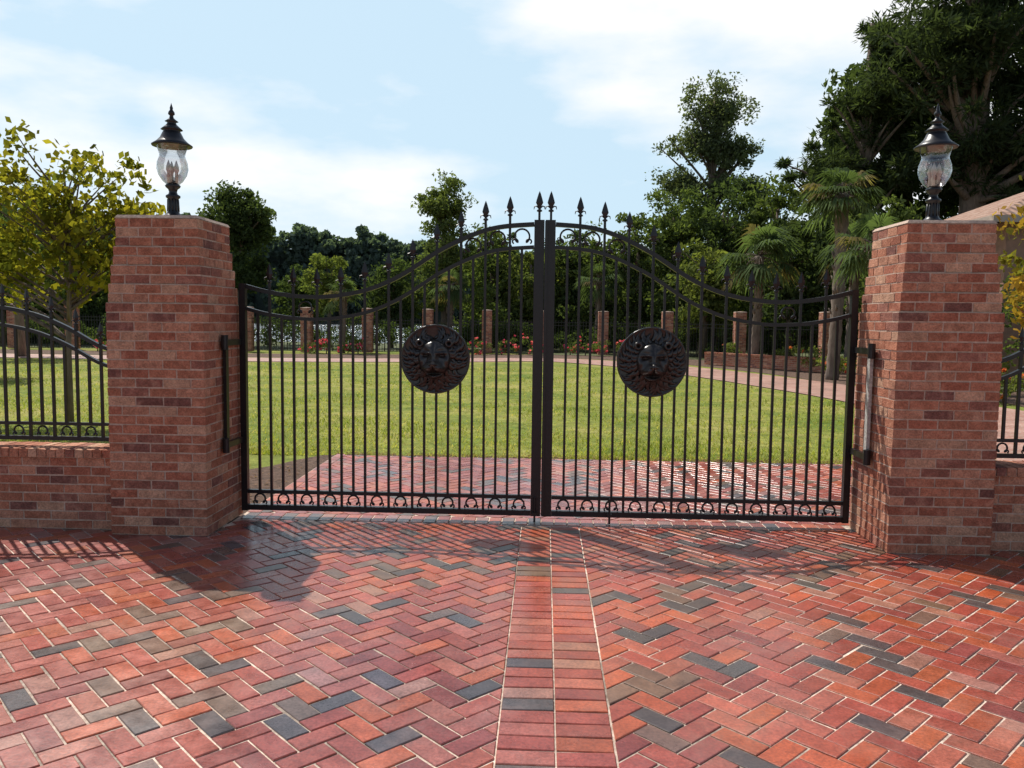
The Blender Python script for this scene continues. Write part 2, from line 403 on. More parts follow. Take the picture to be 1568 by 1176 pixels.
def cscroll(b,x,y,z,R,flip=1,r=0.0055):
    pts=[]
    for t in np.linspace(-50,230,17):
        a_=math.radians(t); pts.append((x+R*math.cos(a_),y,z+flip*R*math.sin(a_)))
    b.tube(pts,r,6)
    for sx in (-1,1):
        ax=x+sx*R*math.cos(math.radians(-50)); az=z-flip*R*0.766
        rr=R*0.36; cx=ax+sx*rr*0.75; q=[]
        for t in np.linspace(215,-60,12):
            a_=math.radians(t); q.append((cx+sx*rr*math.cos(a_),y,az+flip*(rr*0.9*math.sin(a_)-0.0)+flip*rr*0.3))
        b.tube(q,r*0.85,5)

def lion(sign,cxm,czm,R=0.268,y0=-0.03):
    rs=random.Random(5+sign); V=[];F=[]
    n=72; prof=[(0,-.016),(.90,-.016),(.95,-.020),(.985,-.026),(1.0,-.020),(1.0,0.0),(0,0)]
    o=len(V)
    for r,h in prof:
        for k in range(n):
            a=2*math.pi*k/n; V.append((cxm+r*R*math.cos(a),y0+h,czm+r*R*math.sin(a)))
    for i in range(len(prof)-1):
        for k in range(n): F.append((o+i*n+k,o+i*n+(k+1)%n,o+(i+1)*n+(k+1)%n,o+(i+1)*n+k))
    def lock(a,r0,r1,h0,h1,w,sw):
        m=10; ring=6; o=len(V)
        for i in range(m):
            t=i/(m-1); r=(r0+(r1-r0)*t); aa=a+sw*math.sin(t*3.0)*.6
            x=r*math.cos(aa); y=r*math.sin(aa)
            h=h0+(h1-h0)*t
            ww=w*math.sin(math.pi*min(1,.25+.75*t))**.6+.003
            if i==m-1: ww=.002
            tx,ty=-math.sin(aa),math.cos(aa)
            for k in range(ring):
                b=2*math.pi*k/ring
                V.append((cxm+(x+tx*ww*math.cos(b)/R)*R,y0-h-ww*.6*math.sin(b),czm+(y+ty*ww*math.cos(b)/R)*R))
        for i in range(m-1):
            for k in range(ring): F.append((o+i*ring+k,o+i*ring+(k+1)%ring,o+(i+1)*ring+(k+1)%ring,o+(i+1)*ring+k))
    for (cnt,r0,r1,h0,h1,w) in ((36,.60,.99,.028,.020,.018),(28,.50,.86,.046,.028,.019),(22,.40,.70,.068,.042,.019)):
        for k in range(cnt):
            a=2*math.pi*(k+rs.uniform(-.25,.25))/cnt
            lock(a,r0*rs.uniform(.95,1.05),r1*rs.uniform(.94,1.0),h0,h1,w*rs.uniform(.85,1.2),rs.uniform(.15,.5)*(-1 if math.cos(a)>0 else 1))
    def g(x,y,cx,cy,sx,sy): return math.exp(-((x-cx)/sx)**2-((y-cy)/sy)**2)
    def H(x,y):
        ax=abs(x)
        h=0.070+0.045*g(x,y,0,0.0,.50,.52)
        h+=0.022*g(ax,y,.15,.34,.14,.12)
        h-=0.010*g(x,y,0,.34,.035,.14)
        h+=0.045*g(x,y,0,.08,.13,.30)
        h+=0.060*g(x,y,0,-.12,.17,.08)
        h-=0.014*g(ax,y,.085,-.17,.03,.02)
        h+=0.066*g(ax,y,.15,-.25,.15,.10)
        h-=0.016*g(x,y,0,-.27,.020,.08)
        h-=0.045*g(x,y,0,-.40,.24,.028)
        h+=0.040*g(x,y,0,-.49,.15,.07)
        h-=0.034*g(ax,y,.23,.11,.075,.035)
        h+=0.018*g(ax,y,.23,.105,.038,.022)
        h+=0.030*g(ax,y,.22,.19,.12,.030)
        h+=0.018*g(ax,y,.36,-.04,.08,.12)
        return h
    o=len(V); nr=34; nt=80
    for i in range(nr+1):
        for k in range(nt):
            a=2*math.pi*k/nt; q=i/nr
            x=q*.52*math.cos(a)*(1-.10*max(0,-math.sin(a))); y=q*.60*math.sin(a)
            h=H(x,y)
            if q>.80: h=h*(1-((q-.80)/.20)**2*.75)
            V.append((cxm+x*R,y0-h,czm+y*R))
    for i in range(nr):
        for k in range(nt): F.append((o+i*nt+k,o+(i+1)*nt+k,o+(i+1)*nt+(k+1)%nt,o+i*nt+(k+1)%nt))
    for sx in (-1,1):
        o=len(V); n1,n2=8,14
        for i in range(n1+1):
            for k in range(n2):
                a=2*math.pi*k/n2; q=i/n1
                x=sx*.42+q*.13*math.cos(a); y=.46+q*.12*math.sin(a)
                h=.064+.034*math.sin(math.pi*q*.8)-.008*(1-q)
                V.append((cxm+x*R,y0-h,czm+y*R))
        for i in range(n1):
            for k in range(n2): F.append((o+i*n2+k,o+(i+1)*n2+k,o+(i+1)*n2+(k+1)%n2,o+i*n2+(k+1)%n2))
    return V,F

U=[0,0.42,0.78,1.13,1.39,1.69,1.95,2.2,2.43]
Z=[2.345,2.30,2.15,1.93,1.82,1.765,1.765,1.80,1.86]
gt=curve(U,Z); UO=2.405; GC=-0.01
SUNLIT_IRON=mat_iron('sunlit_iron',(0.40,0.39,0.37),0.4)  # pale version of the iron, sun glare on right hinge post put into its colour
def gate_leaf(sign):
    root=empty('iron_gate_leaf',(sign*UO+GC,0,0)); ox=-(sign*UO)
    def X(u): return ox+sign*u
    up=lambda x: gt(abs(x-ox)); lo=lambda x: gt(abs(x-ox))-0.175
    fr=MB()
    a0,a1=sorted((X(0.004),X(0.082))); fr.box(a0,a1,-.032,.032,0.05,2.37)
    UI=UO-.05
    a0,a1=sorted((X(UI),X(UO))); fr.box(a0,a1,-.025,.025,0.045,1.86)
    a0,a1=sorted((X(0.083),X(UI-.001)))
    fr.box(a0,a1,-.022,.022,0.05,0.093); fr.box(a0,a1,-.018,.018,0.185,0.214)
    rail(fr,up,a0,a1,0,0.02,0.0165); rail(fr,lo,a0,a1,0,0.018,0.014)
    fr.obj('frame',IRON,root)
    pk=MB(); sc=MB(); sp=MB()
    nb=12; bay=(UI-0.082)/nb
    for k in range(nb):
        for half in (0,1):
            u=0.082+bay*(k+0.5*half)
            if k==0 and half==0: continue
            x=X(u); zt=gt(u)
            if half==0:
                pk.box(x-PKR,x+PKR,-PKR,PKR,0.09,zt+0.075); spear(sp,x,0,zt+0.073,1.25)
            else:
                pk.box(x-PKR,x+PKR,-PKR,PKR,0.212,zt-0.175)
                cscroll(sc,x,0,0.138,0.042,1,.008)
                if k<3: cscroll(sc,x,0,zt-0.088,0.058,1,.008)
                if k==9: cscroll(sc,x,0,zt-0.088,0.05,1,.007)
    sp.box(X(0.045)-.009,X(0.045)+.009,-.009,.009,2.36,2.44)
    spear(sp,X(0.045),0,2.432,1.3)
    pk.obj('pickets',IRON,root); sc.obj('scrolls',IRON,root,smooth=True); sp.obj('spear_finials',IRON,root)
    dr=MB(); u=0.05 if sign<0 else 0.54
    dr.tube([(X(u),-.045,0.004),(X(u),-.045,0.205)],0.009,8); dr.box(X(u)-.018,X(u)+.018,-.058,-.02,0.058,0.086)
    dr.obj('drop_rod',IRON,root)
    if sign<0:
        cs=MB(); cs.box(X(0.0),X(0.0)+.022,-.046,-.033,0.06,2.36); cs.obj('cover_strip',IRON,root)
    lm=MB(); V,F=lion(sign,X(0.845),1.285,0.272,-.012); lm.add(V,F); lm.obj('lion_head_medallion',BRONZE,root,smooth=True)
    hg=MB()
    w0,w1=sorted((X(2.388),X(2.412)))
    hp=MB(); hp.box(w0,w1,-.34,-.29,0.60,1.44)
    hp.obj('hinge_post',IRON if sign<0 else SUNLIT_IRON,root)
    for z in (0.62,1.40):
        hg.box(w0-.004,w1+.004,-.36,-.026,z-.022,z+.022)
        hg.tube([(X(2.385),-.37,z-.05),(X(2.385),-.37,z+.06)],0.026,12)
    hg.obj('hinges',IRON,root)
    return root
gate_leaf(-1); gate_leaf(1)

SD=[0,0.2,0.44,0.68,0.97,1.5,2.2]; SZ=[1.31,1.37,1.50,1.595,1.65,1.70,1.71]
sf=curve(SD,SZ)
def side_fence(xa,xb,y,z0=0.602):
    root=empty('iron_fence',((xa+xb)/2,y,0)); m=(xa+xb)/2; a0,a1=xa-m,xb-m; hl=(xb-xa)/2
    up=lambda x: sf(hl-abs(x)); lo=lambda x: sf(hl-abs(x))-0.13
    b=MB(); rail(b,up,a0,a1,0,.017,.014,80); rail(b,lo,a0,a1,0,.015,.012,80)
    b.box(a0,a1,-.018,.018,z0+.045,z0+.075); b.box(a0,a1,-.015,.015,z0+.16,z0+.183); b.obj('rails',IRON,root)
    p=MB(); s=MB(); n=int((xb-xa)/0.092); q=PKR
    for i in range(1,n):
        x=a0+i*(xb-xa)/n
        if i%2: p.box(x-q,x+q,-q,q,z0+.075,up(x)+.055); spear(s,x,0,up(x)+.053,1.05)
        else:
            p.box(x-q,x+q,-q,q,z0+.183,lo(x)); cscroll(s,x,0,z0+.115,0.036,1,.007)
    for x in (a0+.02,0,a1-.02): p.box(x-.014,x+.014,-.014,.014,z0-.005,up(x))
    p.obj('pickets',IRON,root); s.obj('ornaments',IRON,root)
side_fence(-7.345,-3.146,-0.39); side_fence(3.131,7.345,-0.41)

# ------------------------------------------------------------------ lamps
def lamp(loc):
    root=empty('lamp_post_lantern',loc)
    b=MB()
    b.lathe([(0,0),(0.088,0),(0.088,.02),(0.06,.035),(0.045,.05),(0.040,.07),(0.037,.14),(0.040,.155),(0.052,.165),(0.052,.178),(0.034,.188),(0.028,.205),(0.034,.225),(0.050,.238),(0.056,.25),(0.045,.262),(0.030,.27),(0,.272)],(0,0,0),20)
    for k in range(10):
        a_=2*math.pi*k/10; b.tube([(0.040*math.cos(a_),0.040*math.sin(a_),.06),(0.037*math.cos(a_),0.037*math.sin(a_),.15)],.006,6)
    b.lathe([(0,.545),(0.105,.545),(0.142,.540),(0.146,.548),(0.112,.572),(0.085,.600),(0.066,.640),(0.060,.648),(0.060,.655),(0.078,.662),(0.060,.678),(0.036,.700),(0.030,.715),(0.048,.722),(0.030,.735),(0.016,.748),(0.013,.765),(0.024,.775),(0.022,.79),(0.010,.808),(0.012,.82),(0.004,.845),(0,.86)],(0,0,0),28)
    b.obj('metalwork',IRON,root,smooth=True)
    g=MB(); g.lathe([(0.046,.262),(0.072,.285),(0.100,.33),(0.112,.375),(0.108,.42),(0.095,.455),(0.090,.475),(0.098,.505),(0.110,.543)],(0,0,0),32)
    g.obj('glass_chimney',GLASS,root,smooth=True)
    c=MB(); 
    for dx,dy in ((.03,0),(-.018,.026),(-.018,-.026)):
        c.lathe([(0,.27),(.012,.27),(.012,.34),(.010,.342),(.019,.365),(.017,.39),(.006,.425),(0,.44)],(dx,dy,0),10,(0.55,0.50,0.44))
    c.lathe([(0,.265),(.03,.265),(.03,.285),(0,.285)],(0,0,0),12,(.05,.05,.05))
    c.obj('bulbs',PAINT,root,smooth=True)
lamp((-2.80,-0.295,2.318)); lamp((2.775,-0.33,2.318))

# ------------------------------------------------------------------ foliage
def rdir(n):
    v=rng.normal(size=(n,3)); return v/np.linalg.norm(v,axis=1)[:,None]
def leafset(C,rad,n,size,aspect,colA,colB,tuft=False,droop=0):
    M=len(C); idx=np.repeat(np.arange(M),n); K=len(idx)
    d=rdir(K); rr=rng.random(K)**0.45
    R=rad[idx][:,None]*np.array([1,1,0.72])
    P=C[idx]+d*rr[:,None]*R
    if tuft: A=d*0.8+rdir(K)*0.45
    else: A=rdir(K)
    A[:,2]-=droop
    A/=np.linalg.norm(A,axis=1)[:,None]
    B=np.cross(A,rdir(K)); B/=np.linalg.norm(B,axis=1)[:,None]+1e-9
    s=size*(0.6+0.8*rng.random(K))[:,None]
    V=np.stack([P-A*s*.5,P+B*s*aspect*.5-A*s*.05,P+A*s*.5,P-B*s*aspect*.5-A*s*.05],axis=1).reshape(-1,3)
    ct=rng.random(M)[idx]; t=np.clip(ct*0.7+0.3*rng.random(K),0,1)[:,None]
    c=np.array(colA)*(1-t)+np.array(colB)*t; c=c*(0.75+0.5*rng.random(K))[:,None]
    return V,np.repeat(c,4,axis=0)
def make_obj(name,wood,V,Cc,mats,parent=None,loc=(0,0,0)):
    nv=len(wood.v); me=bpy.data.meshes.new(name)
    wv=np.array(wood.v,dtype=np.float32).reshape(-1,3); allv=np.vstack([wv,V.astype(np.float32)])
    nq=len(V)//4
    wl=[i for f in wood.f for i in f]; wt=[len(f) for f in wood.f]
    loops=np.concatenate([np.array(wl,dtype=np.int32),np.arange(nv,nv+4*nq,dtype=np.int32)])
    tot=np.concatenate([np.array(wt,dtype=np.int32),np.full(nq,4,dtype=np.int32)])
    start=np.concatenate([[0],np.cumsum(tot)[:-1]]).astype(np.int32)
    me.vertices.add(len(allv)); me.vertices.foreach_set('co',allv.ravel())
    me.loops.add(len(loops)); me.loops.foreach_set('vertex_index',loops)
    me.polygons.add(len(tot)); me.polygons.foreach_set('loop_start',start); me.polygons.foreach_set('loop_total',tot)
    for m in mats: me.materials.append(m)
    me.polygons.foreach_set('material_index',np.concatenate([np.zeros(len(wt),dtype=np.int32),np.ones(nq,dtype=np.int32)]))
    me.update(calc_edges=True)
    at=me.color_attributes.new('Col','FLOAT_COLOR','POINT'); ca=np.ones((len(allv),4),dtype=np.float32)
    ca[nv:,:3]=Cc; at.data.foreach_set('color',ca.ravel()); me.validate()
    ob=bpy.data.objects.new(name,me); COL.objects.link(ob); ob.location=loc
    return ob
def limb(b,p,q,r0,r1,sag=0.15,n=6,mi=0):
    p=Vector(p);q=Vector(q); L=(q-p).length; mid=(p+q)/2+Vector((random.uniform(-1,1),random.uniform(-1,1),random.uniform(0,1)))*L*sag
    pts=[(p*(1-t)**2+mid*2*t*(1-t)+q*t*t) for t in np.linspace(0,1,n)]
    b.tube(pts,list(np.linspace(r0,r1,n)),7,mi=mi)
def tree(name,loc,th,tr,blobs,crad,nl,size,colA,colB,aspect=0.5,bark=None,leaf=None,tuft=False,limbs=14,lean=(0,0),surf=0.5,droop=0):
    C=[]
    for (x,y,z,rx,ry,rz,n) in blobs:
        d=rdir(n); r=(surf+(1-surf)*rng.random(n)) if surf>0 else rng.random(n)**0.4
        r=r*np.where(rng.random(n)<0.3,rng.random(n),1)
        C.append(np.array([x,y,z])+d*r[:,None]*np.array([rx,ry,rz]))
    C=np.vstack(C); rad=crad*(0.55+0.8*rng.random(len(C)))
    V,cc=leafset(C,rad,nl,size,aspect,colA,colB,tuft=tuft,droop=droop)
    w=MB(); top=Vector((lean[0],lean[1],th)); pts=[Vector((0,0,-0.1)),Vector((lean[0]*.2,lean[1]*.2,th*.3)),Vector((lean[0]*.6+random.uniform(-.1,.1),lean[1]*.5,th*.65)),top]
    w.tube(pts,[tr*1.25,tr,tr*.8,tr*.35],9)
    order=rng.permutation(len(C))[:limbs]
    for i in order:
        c=C[i]; t=min(0.97,max(0.35,(c[2]-0.25*np.hypot(c[0],c[1]))/th*0.85))
        k=t*3; i0=min(int(k),2); p=pts[i0].lerp(pts[i0+1],k-i0)
        limb(w,p,c,tr*(0.5-0.3*t)+0.01,tr*0.07+0.004,0.12)
    return make_obj(name,w,V,cc,[bark or BARK,leaf or LEAF],loc=loc)

DK=(0.050,0.072,0.034); MD=(0.085,0.115,0.045); LT=(0.13,0.165,0.055); YG=(0.19,0.21,0.06)
DK0=(0.032,0.046,0.024)
tree('young_ornamental_tree',(-7.15,5.6,0),3.8,0.04,[(-.2,0,3.15,1.5,1.2,1.3,84),(-1.0,0,2.4,1.1,1.0,0.8,44),(.7,0,2.35,.8,.9,0.7,34),(.95,.1,3.1,.55,.6,.8,20)],0.30,25,0.115,(0.07,0.09,0.02),(0.34,0.28,0.035),0.66,leaf=NEARLEAF,limbs=70,surf=0.35)
tree('small_crape_myrtle_tree',(6.55,4.2,0),2.9,0.045,[(0.0,0,2.85,.8,.7,.75,60),(-.1,0,2.0,.7,.6,.6,26)],0.24,36,0.10,(0.12,0.14,0.03),(0.42,0.24,0.05),0.55,bark=REDBARK,leaf=NEARLEAF,limbs=30)
tree('round_crown_tree',(-17.3,39.6,0),6,0.22,[(0,0,6.9,2.1,2.0,2.0,110),(0.2,0,4.2,1.6,1.6,1.2,44)],0.62,110,0.24,DK0,MD,limbs=20)
tree('light_green_tree',(-11.7,37.6,0),3.4,0.12,[(0,0,3.5,1.35,1.3,1.6,66)],0.42,80,0.19,LT,YG,limbs=12)
tree('slender_green_tree',(-5.5,38,0),8,0.16,[(0,0,7.7,1.3,1.2,1.6,66),(0.2,0,5.0,1.8,1.4,1.8,72),(-.5,0,3,1.8,1.3,1.3,50)],0.5,80,0.19,MD,(0.17,0.20,0.07),limbs=24)
for (x,y,h,r,A,B) in ((-8.6,39,5.0,1.7,DK,MD),(-14.4,42,4.6,1.8,DK,MD),(-3.0,40,7.2,1.7,DK,LT),(-0.8,39,5.8,1.9,MD,YG),(1.2,40,7.0,1.9,DK,MD),(3.3,38.5,7.1,1.6,MD,LT),(4.8,37,7.4,1.8,DK,LT),(6.8,38,9.2,2.2,MD,LT),(9.2,37,9.4,2.3,DK,MD),(11.4,35,9.0,2.0,MD,LT),(12.8,31,9.0,1.9,DK,LT),(7.4,32,5.6,1.7,MD,YG),(10.6,29.5,6.2,2.0,DK,MD),(13.6,27,6.6,2.1,MD,LT),(-22,41,7.0,2.6,DK,MD),(-26,38,6.5,2.6,MD,LT),(-30,39,6.5,2.6,DK,MD)):
    tree('broadleaf_tree',(x,y,0),h*.8,0.10+.008*h,[(0,0,h*.68,r,r,h*.30,int(28*r)),(random.uniform(-.4,.4),0,h*.36,r*.95,r*.9,h*.22,int(18*r))],0.58,75,0.23,A,B,limbs=14)
tree('tall_oak_tree',(10.9,48.6,0),16.5,0.30,[(0.0,0,15.4,2.3,1.9,2.2,80),(-.9,0,13.2,2.7,1.8,1.5,60),(1.1,0,12.8,2.4,1.8,1.5,56),(-2.0,0,10.4,2.5,2,1.5,54),(0.3,0,10.4,2.2,2,1.6,44),(2.8,0,9.8,2.1,2,1.6,50),(-1.5,0,8.0,2.9,2,1.6,50),(2.4,0,7.4,2.9,2,1.6,50)],0.68,70,0.23,(0.095,0.115,0.068),(0.14,0.165,0.09),limbs=70,surf=0.2)
tree('large_pine_tree',(17.6,28.6,0),21,0.5,[(0,0,17,3.6,3.5,3.4,120),(-1.0,0,12.8,4.0,3.5,3.0,140),(1.0,0,9.0,4.8,3.5,2.8,120)],0.80,130,0.38,DK0,(0.06,0.08,0.04),0.2,tuft=True,limbs=70,surf=0.3)
tree('large_pine_tree',(13.9,30.5,0),14.5,0.30,[(0.7,0,13.6,1.3,1.6,2.0,34),(0.0,0,11.0,2.3,2.2,1.8,56),(-.9,0,8.2,2.9,2.2,1.5,62),(-.2,0,5.4,2.4,2.0,1.4,50)],0.55,130,0.33,DK0,(0.075,0.10,0.045),0.2,tuft=True,limbs=60,surf=0.25)
tree('large_oak_tree',(22.5,30,0),16,0.6,[(0,0,14,5,4,5,130),(-1,0,8,5,4,3,90)],0.95,110,0.38,DK,MD,0.45,limbs=40)
tree('large_oak_tree',(17.0,33.5,0),12,0.4,[(0,0,6,4.4,3,3.6,110),(-.5,0,11.5,3.6,2.5,3.2,90)],0.9,90,0.38,DK,MD,0.5,limbs=30)
for (x,y,h,r) in ((-15,14,5.2,1.7),(-20,24,7,2.4)):
    tree('broadleaf_tree',(x,y,0),h*.8,0.16,[(0,0,h*.62,r,r,h*.36,int(30*r))],0.5,80,0.18,DK,MD,limbs=14)

def treeline(name,y0,y1,x0,x1,hf,n,crad,nl,size,A,B,frac=.72,aspect=.7):
    x=rng.uniform(x0,x1,n); y=rng.uniform(y0,y1,n)
    hh=np.array([hf(v) for v in x])*(0.90+0.10*np.sin(x*1.7/crad)*np.sin(x*.9/crad+1))
    u=rng.random(n)**0.55; z=hh*u
    C=np.stack([x,y,z],1); V,cc=leafset(C,np.full(n,crad)*(0.6+.6*rng.random(n)),nl,size,aspect,A,B)
    w=MB(); xs=np.linspace(x0,x1,60); yb=(y0+y1)/2+crad*.6
    for a_,b_ in zip(xs[:-1],xs[1:]):
        h=min(hf(a_),hf(b_))*frac; w.box(a_,b_,yb,yb+.5,-0.5,h)
    return make_obj(name,w,V,cc,[mat_soil(name+'_undergrowth',[v*.5 for v in A],A,0.5),LEAF])
hz=curve([-260,-120,-75,-62,-45,-30,0,60,260],[32,30,27.5,26,24,22.5,20,18,20])
treeline('distant_trees',196,206,-150,60,hz,2000,2.0,70,1.25,(0.075,0.105,0.095),(0.105,0.14,0.115))  # distance haze painted into the leaf colours, lighter and bluish
h2=curve([-6,-3,0,4,8,14,20],[3.8,5.2,5.8,6.3,7,8,9])
treeline('background_trees',42,45,-5,22,h2,300,.75,90,.28,DK,LT,.6,.5)
h3=curve([-48,-40,-30,-24,-19],[5.5,5.2,5.0,4.2,2.4])
treeline('background_trees',37,41,-48,-19,h3,240,.8,90,.28,DK,MD,.6,.5)
fe=curve([-45,-12,-5,1,5,9,13],[31,31,32,33,31,28,24])
def shrubs(name,pts,r,h,nl,size,A,B,per=5,flowers=None,nf=0,mats=None):
    C=[];R=[]
    for (x,y,k) in pts:
        for q in range(per):
            C.append((x+random.uniform(-r,r),y+random.uniform(-r,r)*.7,h*k*random.uniform(0.3,1.0))); R.append(r*.55)
    C=np.array(C);R=np.array(R); V,cc=leafset(C,R,nl,size,0.5,A,B)
    if flowers:
        idx=rng.integers(0,len(C),nf); P=C[idx]+rdir(nf)*R[idx][:,None]*1.0; P[:,2]=np.abs(P[:,2])
        V2,c2=leafset(P,np.full(nf,0.05),7,0.10,0.9,flowers[0],flowers[1]); V=np.vstack([V,V2]); cc=np.vstack([cc,c2])
    w=MB()
    for (x,y,k) in pts: w.tube([(x,y,-.03),(x+.02,y,h*k*.5)],[.03,.015],5)
    return make_obj(name,w,V,cc,mats or [BARK,LEAF])
pts=[(x,fe(x)+2.6+random.uniform(-.5,.5),random.uniform(.6,1.25)) for x in np.arange(-36,13,0.8)]
shrubs('hedge',pts,0.75,1.35,90,0.14,DK,MD,per=6)
pts=[(x,fe(x)+5.5+random.uniform(-1,1),random.uniform(.7,1.4)) for x in np.arange(-3.2,16,0.9)]
shrubs('understory_shrubs',pts,1.1,2.9,90,0.21,DK,LT,per=7)
pts=[(x,fe(x)-1.2+random.uniform(-.4,.4),random.uniform(.7,1.2)) for x in list(np.arange(-20,-14,.9))+list(np.arange(-10.5,-8,.7))+list(np.arange(-6,0,.8))+list(np.arange(1.2,4,.7))]
shrubs('rose_bushes',pts,0.4,0.62,60,0.09,MD,LT,per=5,flowers=((0.62,0.05,0.16),(0.8,0.24,0.36)),nf=300)
pts=[(9.2,15,1),(9.8,17,1.3),(9.0,19,1),(10.4,13,1.2),(9.6,11,.9),(8.8,21,1.1),(10.6,19,1.6),(11,15,1.5),(8.2,23,1),(7.4,25,1),(10.2,9,1),(10.4,7,1.1),(11,5,1.2)]
shrubs('garden_shrubs',pts,0.5,0.7,100,0.10,MD,YG,per=6,flowers=((0.6,0.05,0.1),(0.8,0.3,0.1)),nf=60)
pts=[(x,13.6+random.uniform(-.6,.6),random.uniform(.8,1.15)) for x in np.arange(11,18,.9)]
shrubs('tall_hedge',pts,0.8,3.1,100,0.14,DK,LT,per=9)
pts=[(x,2.2+random.uniform(-.3,.3),random.uniform(.7,1.1)) for x in (-9.5,-10.8,-12)]
shrubs('garden_shrubs',pts,0.4,0.6,90,0.08,MD,YG,per=5)

# ------------------------------------------------------------------ far fence
xs=[-33+i*2.75 for i in range(17)]; P=[(x,fe(x)) for x in xs if x<12]
ob=pillar_mesh(0.46,2.0,[],2).obj('brick_pillar',[BRICK,MORTAR],loc=(P[0][0],P[0][1],0)); pm=ob.data
for (x,y) in P[1:]:
    o=bpy.data.objects.new('brick_pillar',pm); COL.objects.link(o); o.location=(x,y,0); o.rotation_euler=(0,0,random.uniform(-.05,.05))
b=MB()
for (p,q) in zip(P[:-1],P[1:]):
    L=math.hypot(q[0]-p[0],q[1]-p[1]); n=int(L/0.13)
    for z in (0.15,1.35,1.5): b.tube([(p[0],p[1],z),(q[0],q[1],z)],0.018,4)
    for i in range(2,n-1):
        t=i/n; x=p[0]+(q[0]-p[0])*t; y=p[1]+(q[1]-p[1])*t
        b.box(x-.009,x+.009,y-.009,y+.009,0.05,1.6)
b.obj('iron_fence',IRON)
def slantwall(p,q,h):
    L=math.hypot(q[0]-p[0],q[1]-p[1]); ob=wall('low_brick_wall',0,L,-.14,.14,h); ob.location=(p[0],p[1],0); ob.rotation_euler=(0,0,math.atan2(q[1]-p[1],q[0]-p[0]))
slantwall((6.2,25.0),(9.6,20.2),0.45)

# ------------------------------------------------------------------ palms
def palm(loc,h,r,fl,nf=30):
    w=MB(); n=26; pts=[];rad=[]
    for i in range(n):
        t=i/(n-1); pts.append((0.10*math.sin(t*2),0.05*t,-.1+t*(h+.1))); rad.append(r*(1.15-.25*t)*(1.08 if i%2 else 0.93)*(1.25 if t>.82 else 1))
    w.tube(pts,rad,10); top=Vector(pts[-1])
    for i in range(40):   # old leaf boots on the trunk
        t=random.uniform(.35,.97); az=random.uniform(0,6.28); d=Vector((math.cos(az),math.sin(az),0)); p=Vector((0.10*math.sin(t*2),0.05*t,t*h))+d*r*.9
        w.tube([p,p+d*.05+Vector((0,0,.10)),p+d*.09+Vector((0,0,.17))],[.035,.028,.012],5)
    Q=[];CC=[]
    for i in range(nf):
        az=random.uniform(0,2*math.pi); el=math.radians(random.uniform(-45,80)); d=Vector((math.cos(az)*math.cos(el),math.sin(az)*math.cos(el),math.sin(el)))
        pl=fl*random.uniform(.45,.62); e=top+d*pl+Vector((0,0,-.08*fl)); w.tube([top,top+d*pl*.5+Vector((0,0,.03)),e],[.018,.013,.01],5)
        side=d.cross(Vector((0,0,1))).normalized(); nrm=side.cross(d).normalized()
        shade=random.uniform(.7,1.25); base=Vector((0.085,0.12,0.055)) if random.random()>.12 else Vector((0.17,0.14,0.07))
        for k in range(22):
            a_=math.radians(-115+230*k/21+random.uniform(-4,4)); L=fl*random.uniform(.55,.72)*(1-.25*abs(a_)/2)
            dd=(d*math.cos(a_)+side*math.sin(a_)).normalized(); fold=nrm*0.12*abs(math.sin(a_))
            m_=e+dd*L*.55+fold*L+Vector((0,0,-.05*L)); t_=e+dd*L*.95+Vector((0,0,-.42*L)); sd=dd.cross(nrm).normalized()*0.021*fl/.8
            Q+= [tuple(e),tuple(m_+sd),tuple(t_),tuple(m_-sd)]; c=tuple(base*shade*random.uniform(.85,1.2)); CC+=[c]*4
    make_obj('palm_tree',w,np.array(Q),np.array(CC),[PALMBARK,LEAF],loc=loc)
palm((8.35,17.6,0),5.3,0.16,1.15,34)
palm((7.6,23.6,0),4.0,0.14,1.5,34)
palm((7.75,13.6,0),3.5,0.12,1.0,30)
palm((-9.4,31.0,0),2.7,0.14,1.0,26)
palm((-4.9,35,0),3.3,0.14,1.1,26)
palm((2.6,35,0),3.6,0.14,1.2,26)
palm((10.4,22.0,0),4.2,0.15,1.3,30)

# ------------------------------------------------------------------ house
hs=empty('brick_house',(0.7,0,0))
def mat_tile():
    m,nt,b=newmat('clay_roof_tile'); p=objco(nt)
    w=nt.nodes.new('ShaderNodeTexWave'); w.bands_direction='X'; w.inputs['Scale'].default_value=1.3; w.inputs['Distortion'].default_value=0.3; nt.links.new(p,w.inputs[0])
    w2=nt.nodes.new('ShaderNodeTexWave'); w2.bands_direction='Z'; w2.wave_profile='SAW'; w2.inputs['Scale'].default_value=2.2; nt.links.new(p,w2.inputs[0])
    n=noise(nt,5,4,0.6,p); r=ramp(nt,n.outputs[0],[(0.3,(0.24,0.12,0.08)),(0.5,(0.34,0.20,0.14)),(0.7,(0.42,0.30,0.24))])
    c2=ramp(nt,w2.outputs[0],[(0.0,0.5),(0.25,1.05)]); c=mixc(nt,1,r.outputs[0],c2.outputs[0],'MULTIPLY'); nt.links.new(c,b.inputs['Base Color'])
    b.inputs['Roughness'].default_value=0.8; bump(nt,b,w.outputs[0],1,0.06); return m
TILE=mat_tile()
b=MB(); b.box(11.6,21.4,16.2,22.4,-.05,4.38,(0.30,0.17,0.12)); b.obj('walls',PAINT,hs)
E=(10.95,15.6,22.05,23.0); ez=4.45; rz=5.95
b=MB(); vs=[(E[0],E[1],ez),(E[2],E[1],ez),(E[2],E[3],ez),(E[0],E[3],ez),(E[0]+3.6,19.3,rz),(E[2]-3.6,19.3,rz)]
b.add(vs,[(0,1,5,4),(1,2,5),(2,3,4,5),(3,0,4),(3,2,1,0)]); b.obj('roof',TILE,hs)
